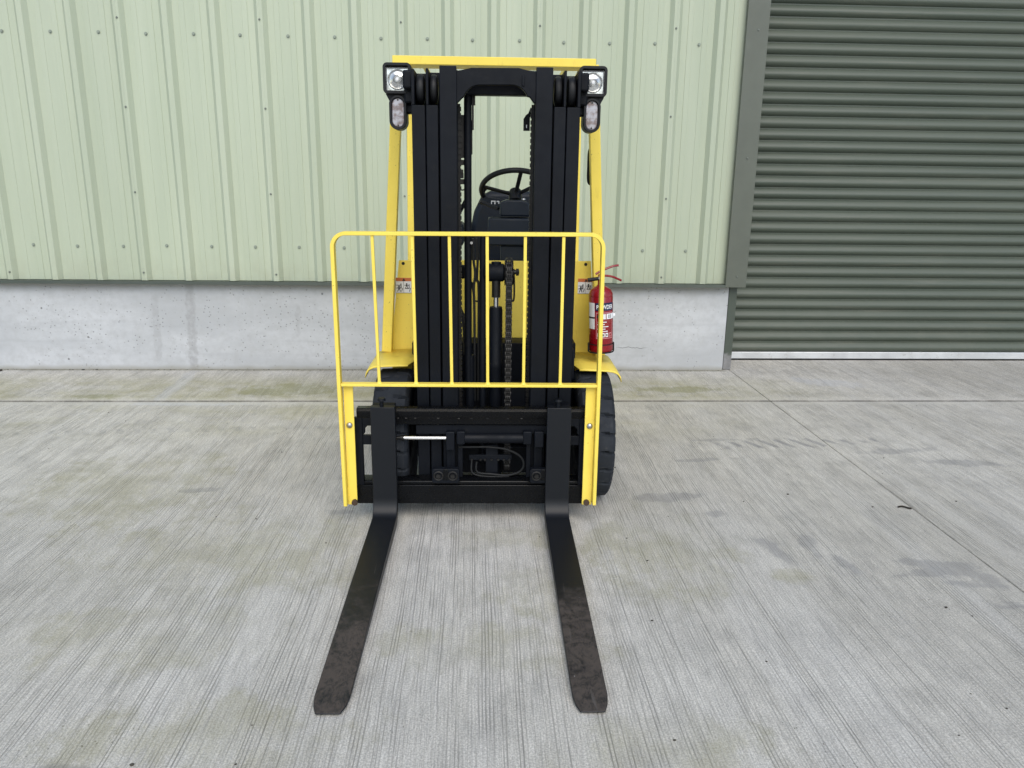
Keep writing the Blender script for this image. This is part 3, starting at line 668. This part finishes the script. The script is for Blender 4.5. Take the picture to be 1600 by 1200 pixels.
# body
yb = .30
b = MB(); b.prism([(-.36, .725), (.36, .725), (.36, 1.1095), (-.36, 1.1095)], yb, yb+.012)
b.prism([(-.520, .655), (-.378, .655), (-.360, .725), (-.360, 1.1085), (-.470, 1.1065)], yb, yb+.012)
b.prism([(.520, .615), (.395, .615), (.378, .640), (.360, .725), (.360, 1.1105), (.478, 1.1125)], yb, yb+.012)
cowl = part(b, 'front_cowl', Y_PAINT, bevel=.002)
for x, z in ((-.449, 1.092), (.4525, 1.096), (.002, 1.090)):
    b = MB(); b.cyl((x, yb+.002, z), (x, yb-.0012, z), .0078, 18); part(b, 'bolt_hole', INK, cowl)
for x, z in ((.176, .925), (.176, .838), (-.075, .80)):
    b = MB(); b.lathe([(0, -.008), (.006, -.007), (.010, -.002), (.010, 0)], 14, 'y', (x, yb, z)); part(b, 'bolt', STEEL, cowl)
b = MB(); b.box(-.40, .40, .16, .298, .30, .7245); part(b, 'toe_board', BLACK, bevel=.004)
b = MB(); b.box(-.375, .375, .05, .16, .20, .46); part(b, 'axle_housing', BLACK, bevel=.02)
for sgn in (-1, 1):
    # leaning front post of the guard
    b = MB()
    zb = .662 if sgn < 0 else .650
    b.beam((sgn*.5335, .255, zb), (sgn*.437, .18, 2.0), .049, .055); part(b, 'guard_front_post', Y_PAINT, bevel=.004)
    b = MB(); b.beam((sgn*.516, 1.40, .95), (sgn*.500, 1.40, 2.035), .046, .06); part(b, 'guard_rear_post', Y_PAINT, bevel=.004)
    b = MB(); b.beam((sgn*.422, .19, 2.004), (sgn*.478, 1.42, 2.034), .05, .045, (0, 0, 1)); part(b, 'guard_side_rail', Y_PAINT, bevel=.004)
    # rolled fender
    pr = [(.365, .004), (.44, .004), (.53, 0), (.560, -.004), (.582, -.014), (.596, -.032), (.600, -.052)]
    vs = []; fs = []; prn = pr
    ys = [(-.045, .652, .90), (-.035, .656, 1.0), (.08, .660, 1.0), (.29, .661, 1.0)] if sgn < 0 else [(-.045, .636, .90), (-.035, .640, 1.0), (.08, .646, 1.0), (.29, .648, 1.0)]
    for y, zc, kx in ys:
        for x, dz in prn: vs.append((sgn*(.365+(x-.365)*(kx if x < .45 else 1)+(.035 if (y < -.03 and x < .4) else 0)), y, zc+dz))
    m = len(prn)
    for j in range(len(ys)-1):
        for i in range(m-1): fs.append((j*m+i, j*m+i+1, (j+1)*m+i+1, (j+1)*m+i))
    o = part(MB().add(vs, fs), 'fender', Y_PAINT); sl = o.modifiers.new('thick', 'SOLIDIFY'); sl.thickness = .005; sl.offset = -1
    b = MB(); xs = sorted((sgn*.385, sgn*.52)); b.prism([(xs[0], .63), (xs[1], .63), (xs[1]-(.03 if sgn > 0 else .0), .40), (xs[0]+(.03 if sgn < 0 else 0), .40)], .27, .295); part(b, 'wheel_arch_panel', Y_PAINT, bevel=.002)
    # front wheel with slotted solid tyre
    w = bpy.data.objects.new('front_wheel', None); col.objects.link(w); w.parent = fl; w.location = (sgn*.469, .035, .310)
    RT, HW = .308, .083; NS, K = 22, 14; seg = NS*K
    us = [-1, -.985, -.93, -.80, -.62, -.40, -.15, .15, .40, .62, .80, .93, .985, 1]
    vs = []
    for i in range(seg):
        t = 2*math.pi*i/seg
        for u in us:
            e = max(0, abs(u)-.80)/.2
            r = RT-.030*e**2.2-.004*abs(u)
            ph = ((i + (NS*K//(2*NS) if u > 0 else 0)) % K)
            if abs(u) > .36:
                curve = int(round((abs(u)-.36)*2.4))
                if (ph+curve) % K in (0, 1): r -= .016
            vs.append((u*HW, r*math.sin(t), r*math.cos(t)))
        for x, r in ((HW*.99, .22), (HW*.80, .205), (HW*.75, .150)): vs.append((x, r*math.sin(t), r*math.cos(t)))
        for x, r in ((-HW*.75, .150), (-HW*.80, .205), (-HW*.99, .22)): vs.append((x, r*math.sin(t), r*math.cos(t)))
    m = len(us)+6
    fs = [(i*m+k, i*m+(k+1) % m, ((i+1) % seg)*m+(k+1) % m, ((i+1) % seg)*m+k) for i in range(seg) for k in range(m)]
    part(MB().add(vs, fs), 'tyre', RUBBER, w)
    b = MB(); b.lathe([(.152, -.06), (.152, .06), (.14, .06), (.125, sgn*.02), (.0, sgn*.03)], 40, 'x'); part(b, 'rim', BLACK, w)
    # rear wheel
    w = bpy.data.objects.new('rear_wheel', None); col.objects.link(w); w.parent = fl; w.location = (sgn*.42, 1.42, .23)
    b = MB(); b.lathe([(.13, -.06), (.20, -.065), (.222, -.05), (.228, 0), (.222, .05), (.20, .065), (.13, .06)], 48, 'x'); part(b, 'tyre', RUBBER, w)
    b = MB(); b.lathe([(.132, -.05), (.132, .05), (.0, .02)], 32, 'x'); part(b, 'rim', Y_PAINT, w)
b = MB(); b.box(-.46, .448, .150, .188, 1.987, 2.024); part(b, 'guard_front_bar', Y_PAINT, bevel=.003)
b = MB(); b.box(-.49, .49, 1.40, 1.45, 2.015, 2.05); part(b, 'guard_rear_bar', Y_PAINT, bevel=.003)
for k in range(7):
    x = -.33+.11*k
    b = MB(); b.beam((x, .188, 2.006), (x*1.08, 1.40, 2.034), .014, .028, (0, 0, 1)); part(b, 'guard_roof_bar', Y_PAINT, bevel=.002)
b = MB(); b.box(-.43, .43, .188, .30, 1.990, 1.994); part(b, 'guard_roof_plate', Y_PAINT)
b = MB(); b.box(-.42, .42, .312, 1.30, .20, .56); b.box(-.52, .52, .312, .80, .46, .50); part(b, 'chassis', BLACK, bevel=.01)
b = MB(); b.box(-.45, .45, .78, 1.36, .565, .90); part(b, 'battery_hood', Y_PAINT, bevel=.03)
b = MB(); b.prism([(1.30, .35), (1.62, .22), (1.86, .30), (1.90, .70), (1.84, .96), (1.30, 1.00)], -.51, .51, 'yz'); part(b, 'counterweight', Y_PAINT, bevel=.04)
# grab handle, mirror bracket
b = MB(); b.tube([(.474, .235, 1.640), (.452, .24, 1.645), (.443, .245, 1.625), (.443, .25, 1.56), (.444, .25, 1.50), (.455, .25, 1.482), (.478, .25, 1.485)], .0075); part(b, 'grab_handle', HOSE)
b = MB(); b.prism([(.150, 1.800), (.158, 1.775), (.148, 1.758), (.148, 1.703), (.120, 1.703), (.120, 1.752), (.130, 1.768), (.140, 1.775)], -.02, -.014); mbk = part(b, 'mirror_bracket', BLACK)
b = MB(); b.box(.1315, .1355, -.022, -.0195, 1.715, 1.728); part(b, 'slot', WHITE, mbk)

# lamp units on the mast
for sgn in (-1, 1):
    xc = -.410 if sgn < 0 else .404
    out = .058
    sq = rounded(xc-out, xc+out, 1.836, 1.957, .016); ov = rounded(xc-.036, xc+.036, 1.694, 1.846, .0355, 10)
    b = MB(); b.prism(sq, -.104, .0); b.prism(ov, -.1035, -.03); b.prism([(xc-.052, 1.838), (xc+.052, 1.838), (xc+.034, 1.805), (xc-.034, 1.805)], -.1025, -.03)
    lamp = part(b, 'lamp_unit', BLACK_PLAST, bevel=.003)
    b = MB(); b.sweep(rounded(xc-out+.006, xc+out-.006, 1.842, 1.951, .012), .012, -.128, -.1035, True); b.sweep(rounded(xc-.031, xc+.031, 1.699, 1.826, .0305, 10), .010, -.122, -.1035, True); part(b, 'rim', BLACK_PLAST, lamp, bevel=.002)
    xl0, xl1 = (xc-.044, xc+.044)
    b = MB(); N = 16; vs = []; fs = []
    for i in range(N+1):
        for j in range(N+1):
            u, v = -1+2*i/N, -1+2*j/N; d = min(1, math.hypot(u, v)/.92)
            vs.append((xc+u*.042, -.1055+.0*(1-d*d), 1.893+v*.041))
    for i in range(N):
        for j in range(N): fs.append((i*(N+1)+j, (i+1)*(N+1)+j, (i+1)*(N+1)+j+1, i*(N+1)+j+1))
    # faceted bright bowl: rings stepped around the bulb
    b = MB(); b.box(xc-.043, xc+.043, -.1055, -.1042, 1.851, 1.935)
    b.lathe([(.041, -.1058), (.037, -.1150), (.033, -.1062), (.022, -.1072), (.015, -.1120), (.011, -.1075)], 28, 'y', (xc, 0, 1.893)); part(b, 'reflector', paint('reflector_metal', (.62, .62, .60), .16, .45, .5, metal=.95, sc=50), lamp)
    b = MB(); b.lathe([(0, -.121), (.006, -.120), (.009, -.116), (.009, -.106)], 16, 'y', (xc, 0, 1.893)); part(b, 'bulb', WHITE, lamp)
    b = MB(); b.box(xc-.046, xc+.046, -.1240, -.1225, 1.848, 1.938); part(b, 'glass', LENS, lamp)
    b = MB(); b.prism(rounded(xc-.026, xc+.026, 1.704, 1.821, .0255, 10), -.113, -.1037); part(b, 'signal_lens', SIGNAL, lamp, bevel=.004)
    for z in (1.712, 1.813):
        b = MB(); b.cyl((xc, -.1125, z), (xc, -.1155, z), .0035, 10); part(b, 'screw', INK, lamp)
    xa, xb = sorted((sgn*.3435, sgn*.383)); b = MB(); b.box(xa, xb, -.165, -.128, 1.853, 1.925); b.box(xa, xb, -.128, -.06, 1.80, 1.93); b.box(xa, xb, -.10, -.05, 1.76, 1.80); part(b, 'lamp_bracket', BLACK, lamp, bevel=.008)

# cab: steering column, wheel, seat
M3 = Matrix.Rotation(R(-34), 3, 'X')
SC = Vector((.108, .60, 1.445))
b = MB(); b.torus(SC, .176, .0135, M3, 64, 14); sw_ = part(b, 'steering_wheel', BLACK_PLAST)
for a in (82, 190, 330):
    d = M3 @ Vector((math.cos(R(a)), math.sin(R(a)), 0)); d = M3 @ Vector((math.cos(R(a)), -math.sin(R(a)), 0)) if a == 82 else d
    b = MB(); b.beam(SC+M3 @ Vector((0, 0, -.03)), SC+d*.172, .020, .012, tuple(M3 @ Vector((0, 0, 1)))); part(b, 'spoke', BLACK_PLAST, sw_, bevel=.003)
b = MB(); n3 = M3 @ Vector((0, 0, 1)); b.cyl(SC-n3*.07, SC+n3*.0, .038, 24, .030); part(b, 'hub', BLACK_PLAST, sw_, bevel=.006)
b = MB(); kn = SC+M3 @ Vector((-.165, .055, .0)); b.cyl(kn, kn+n3*.03, .009, 12); b.lathe([(0, .055), (.012, .053), (.018, .042), (.017, .030), (.010, .022)], 16, 'z', kn); part(b, 'spinner_knob', BLACK_PLAST, sw_)
b = MB(); b.prism([(.028, 1.385), (.060, 1.398), (.140, 1.398), (.175, 1.385), (.178, 1.318), (.028, 1.318)], .45, .60); con = part(b, 'steering_column', DASH, bevel=.008)
b = MB(); b.prism([(-.032, 1.309), (.235, 1.309), (.240, 1.175), (-.036, 1.175)], .40, .60); part(b, 'console', DASH, con, bevel=.008)
b = MB(); b.prism([(.030, 1.174), (.155, 1.174), (.145, 1.06), (.034, 1.06)], .42, .52); part(b, 'column_cover', DASH, con, bevel=.006)
b = MB(); b.tube([(.02, .50, 1.352), (-.02, .53, 1.366), (-.06, .55, 1.382), (-.075, .55, 1.386)], .009); part(b, 'direction_lever', BLACK_PLAST, con)
b = MB(); b.prism([(-.09, 1.372), (.03, 1.35), (.03, 1.40), (-.05, 1.41)], .63, .645); part(b, 'instrument_panel', DASH, con, bevel=.003)
b = MB(); b.box(-.018, .006, .6285, .63, 1.384, 1.390); b.box(-.018, -.013, .6285, .63, 1.372, 1.384); b.box(-.001, .006, .6285, .63, 1.372, 1.384); b.box(.011, .026, .6285, .63, 1.383, 1.389); b.box(.020, .026, .6285, .63, 1.374, 1.383); part(b, 'white_marking', WHITE, con)
b = MB(); b.lathe([(0, .008), (.010, .006), (.012, 0)], 14, 'z', (.148, .52, 1.399)); part(b, 'key_switch', STEEL, con)
seat = bpy.data.objects.new('seat', None); col.objects.link(seat); seat.parent = fl; seat.location = (.10, 1.05, 0)
def rprism(x0, x1, z0, z1, y0, y1, r): return MB().prism(rounded(x0, x1, z0, z1, r, 8), y0, y1)
b = MB(); outl = [(-.255, .98), (-.240, 1.20), (-.215, 1.32), (-.170, 1.41), (-.12, 1.434), (.12, 1.434), (.170, 1.41), (.215, 1.32), (.240, 1.20), (.255, .98)]
b.prism(outl, -.02, .10); part(b, 'backrest', SEATV, seat, bevel=.03)
b = MB(); b.prism(rounded(-.24, .24, .90, 1.04, .05), -.28, .02); part(b, 'cushion', SEATV, seat, bevel=.03)
b = MB(); b.prism(rounded(-.345, -.27, 1.13, 1.26, .025), -.20, .06); part(b, 'armrest', SEATV, seat, bevel=.015)

# warning labels on the cowl
for x0, z0 in ((-.487, .946), (.417, .950)):
    w, h = .076, .076
    b = MB(); b.box(x0, x0+w, yb-.0015, yb-.0002, z0, z0+h); lab = part(b, 'warning_label', WHITE)
    b = MB(); b.box(x0, x0+w, yb-.0025, yb-.0016, z0+h*.775, z0+h); part(b, 'label_header', ORANGE, lab)
    b = MB()
    yy = (yb-.0036, yb-.0027); cx = x0+w*.52; b.prism([(cx-.008, z0+h*.80), (cx+.008, z0+h*.80), (cx, z0+h*.97)], *yy); part(b, 'warning_triangle', INK, lab)
    yy = (yb-.0026, yb-.0016); b = MB()
    b.box(x0+w*.49, x0+w*.505, *yy, z0, z0+h*.77); b.box(x0, x0+w, *yy, z0, z0+.0012)
    def man(cx, cz, s):
        b.cyl((cx, yy[1], cz+s*.42), (cx, yy[0], cz+s*.42), s*.14, 10)
        b.prism([(cx-s*.13, cz-s*.05), (cx+s*.13, cz-s*.05), (cx+s*.10, cz+s*.28), (cx-s*.10, cz+s*.28)], *yy)
        b.beam((cx-s*.08, yy[0], cz), (cx-s*.25, yy[0], cz-s*.45), s*.11, .001); b.beam((cx+s*.08, yy[0], cz), (cx+s*.22, yy[0], cz-s*.45), s*.11, .001)
        b.beam((cx-s*.08, yy[0], cz+s*.2), (cx-s*.42, yy[0], cz+s*.12), s*.10, .001); b.beam((cx+s*.08, yy[0], cz+s*.2), (cx+s*.4, yy[0], cz+s*.12), s*.10, .001)
    man(x0+w*.2, z0+h*.27, .030); man(x0+w*.70, z0+h*.46, .026)
    b.box(x0+w*.03, x0+w*.33, *yy, z0+h*.50, z0+h*.53); b.box(x0+w*.30, x0+w*.36, *yy, z0+h*.30, z0+h*.62)
    b.box(x0+w*.58, x0+w*.86, *yy, z0+h*.28, z0+h*.32); b.box(x0+w*.84, x0+w*.88, *yy, z0+h*.30, z0+h*.58)
    for q in (.44, .95): b.beam((x0+w*(q-.08), yy[0], z0+h*.10), (x0+w*q, yy[0], z0+h*.34), .0028, .001)
    part(b, 'pictogram', INK, lab)

# ------------------------------------------------------------------ fire extinguisher hung on the guard post
def to_world(lx, ly, lz):
    c, s = math.cos(FA), math.sin(FA); return (FO.x+lx*c-ly*s, FO.y+lx*s+ly*c, lz)
ex = thing('fire_extinguisher', 'red powder fire extinguisher hung on the front post of the forklift', 'fire extinguisher', to_world(.517, .10, .700), FA)
ex.rotation_euler = (0, R(-2.6), FA)
rb = .0575
b = MB(); b.lathe([(0, .004), (rb-.004, .004), (rb-.001, .010), (rb-.001, .012), (rb, .016), (rb, .268), (rb-.0015, .270), (rb, .272), (rb-.001, .282), (rb-.010, .300), (rb-.026, .311), (.020, .316), (.016, .322), (0, .322)], 48); body = b.build('cylinder_body', RED, ex)
b = MB(); b.lathe([(rb+.001, .0), (rb+.0045, .0), (rb+.0045, .006), (rb+.002, .007)], 40); b.lathe([(rb+.0003, .040), (rb+.003, .040), (rb+.003, .044), (rb+.0003, .044)], 40); b.box(rb+.001, rb+.006, -.008, .008, .002, .043); b.box(-rb-.006, -rb-.001, -.008, .008, .002, .043); b.build('bracket_ring', BLACK_PLAST, ex)
b = MB(); b.box(-.02, .02, rb+.0005, rb+.045, .02, .26); b.build('wall_bracket', BLACK_PLAST, ex, bevel=.003)
b = MB(); b.cyl((0, 0, .32), (0, 0, .345), .014, 20); b.box(-.011, .011, -.010, .010, .340, .372); b.build('valve', RED, ex, bevel=.003)
b = MB(); b.cyl((-.010, -.004, .352), (-.062, -.006, .347), .0085, 16, .0095); b.build('nozzle', BLACK_PLAST, ex, bevel=.001)
b = MB(); b.tube([(-.024, 0, .372), (0, 0, .386), (.03, 0, .398), (.062, 0, .408), (.085, 0, .410)], .0055, 8); b.build('squeeze_lever', RED, ex)
b = MB(); b.tube([(-.012, 0, .362), (.02, 0, .364), (.055, 0, .358), (.085, 0, .345), (.098, 0, .338)], .0055, 8); b.build('carry_handle', RED, ex)
b = MB(); b.cyl((-.004, -.010, .356), (-.004, -.016, .356), .008, 16); b.build('gauge', STEEL, ex)
def wrap(a0, a1, z0, z1, off, mat, name, parent=body, seg=None):
    seg = seg or max(2, int(abs(a1-a0)/5)); vs = []; r = rb+off
    for i in range(seg+1):
        a = R(a0+(a1-a0)*i/seg)
        for rr in (r, rb-.0005):
            for z_ in (z0, z1): vs.append((rr*math.sin(a), -rr*math.cos(a), z_))
    fs = []
    for i in range(seg):
        o, q = 4*i, 4*i+4
        fs += [(o, q, q+1, o+1), (o+2, o+3, q+3, q+2), (o+1, q+1, q+3, o+3), (o, o+2, q+2, q)]
    fs += [(0, 1, 3, 2), (4*seg, 4*seg+2, 4*seg+3, 4*seg+1)]
    return MB().add(vs, fs).build(name, mat, parent)
wrap(-34, 62, .206, .243, .0006, NAVY, 'navy_band')
wrap(-78, -38, .176, .243, .0006, WHITE, 'instruction_label'); wrap(-78, -38, .118, .168, .0006, WHITE, 'instruction_label')
wrap(-78, -38, .168, .176, .0007, INK, 'label_line')
wrap(-31, 58, .194, .1975, .0006, PINK, 'label_frame'); wrap(-31, 58, .072, .0755, .0006, PINK, 'label_frame'); wrap(-31, -28, .0755, .194, .0006, PINK, 'label_frame'); wrap(55, 58, .0755, .194, .0006, PINK, 'label_frame')
wrap(-26, -12, .172, .186, .0007, INK, 'label_block'); wrap(2, 16, .166, .190, .0007, WHITE, 'label_block')
for k, (a0, a1) in enumerate(((-22, 20), (-24, 10), (-22, 30), (-24, 14), (-20, 26))): wrap(a0, a1, .150-.011*k, .154-.011*k, .0006, WHITE, 'label_line')
for a0, a1, mt in ((-24, -10, WHITE), (-6, 10, WHITE), (14, 28, WHITE), (33, 50, PINK)):
    wrap(a0, a1, .080, .100, .0006, mt, 'fire_class_symbol'); wrap(a0+4, a1-4, .084, .095, .0009, INK if mt is WHITE else RED, 'fire_class_symbol')
wrap(20, 88, .166, .191, .0016, WHITE, 'strap_clasp'); wrap(30, 34, .170, .187, .0024, INK, 'strap_clasp'); wrap(40, 43, .170, .187, .0024, INK, 'strap_clasp')
b = MB(); b.prism(rounded(rb, rb+.010, .172, .186, .004), -.008, .002); b.build('strap_buckle', WHITE, ex)
tc = bpy.data.curves.new('powder_text', 'FONT'); tc.body = 'POWDER'; tc.size = .0275; tc.align_x = 'CENTER'; tc.extrude = 0; tc.offset = .0006
to = bpy.data.objects.new('powder_text', tc); col.objects.link(to)
dg = bpy.context.evaluated_depsgraph_get(); tm = bpy.data.meshes.new_from_object(to.evaluated_get(dg)); bpy.data.objects.remove(to)
wx = max(v.co.x for v in tm.vertices)-min(v.co.x for v in tm.vertices)
for v in tm.vertices:
    a = R(14)+v.co.x*(.086/wx)/rb; zz = .2145+v.co.y
    v.co = ((rb+.0012)*math.sin(a), -(rb+.0012)*math.cos(a), zz)
tm.materials.clear(); tm.materials.append(WHITE)
t_ = bpy.data.objects.new('lettering', tm); col.objects.link(t_); t_.parent = body

# ------------------------------------------------------------------ small litter on the slabs
b = MB()
def pebble(x, y, s):
    c = []; ph = random.random()*6
    for lat in (-.6, .1, .7):
        for k in range(7):
            a = k*6.2832/7+ph; rr = s*math.cos(lat)*random.uniform(.75, 1.2); c.append((x+rr*math.cos(a)*1.3, y+rr*math.sin(a), max(.0005, s*.45+s*.6*math.sin(lat))))
    f = [(i*7+k, i*7+(k+1) % 7, i*7+7+(k+1) % 7, i*7+7+k) for i in range(2) for k in range(7)]+[tuple(range(14, 21)), tuple(range(6, -1, -1))]
    b.add(c, f)
for x, y, s in ((1.55, 3.52, .005), (1.72, 2.46, .005), (2.35, 3.42, .004), (-3.72, 6.05, .018), (-3.1, 6.09, .010), (-3.0, 6.10, .008), (.75, 3.9, .004), (.62, 2.4, .004), (-1.9, 2.5, .004), (1.9, 3.36, .004), (-.9, 1.75, .005), (.55, 1.8, .004)): pebble(x, y, s)
for _ in range(90): pebble(random.uniform(-3.8, 3.2), random.uniform(1.5, 6.0), random.uniform(.0015, .0035))
for _ in range(120): pebble(random.uniform(-3.8, 2.0), random.uniform(6.085, 6.118), random.uniform(.002, .005))
o = b.build('grit', paint('grit_stone', (.07, .065, .055), .9, .4, .2), kind='stuff'); o['label'] = 'scattered dark grit and small stones on the concrete'; o['category'] = 'grit'
b = MB(); b.tube([(2.02, 3.352, .004), (2.04, 3.35, .008), (2.062, 3.335, .006), (2.075, 3.332, .004)], .004, 8)
o = b.build('twig', paint('twig_bark', (.03, .025, .02), .9, .3, .2)); o['label'] = 'short dark twig lying across the thin slab joint near the shutter door'; o['category'] = 'twig'
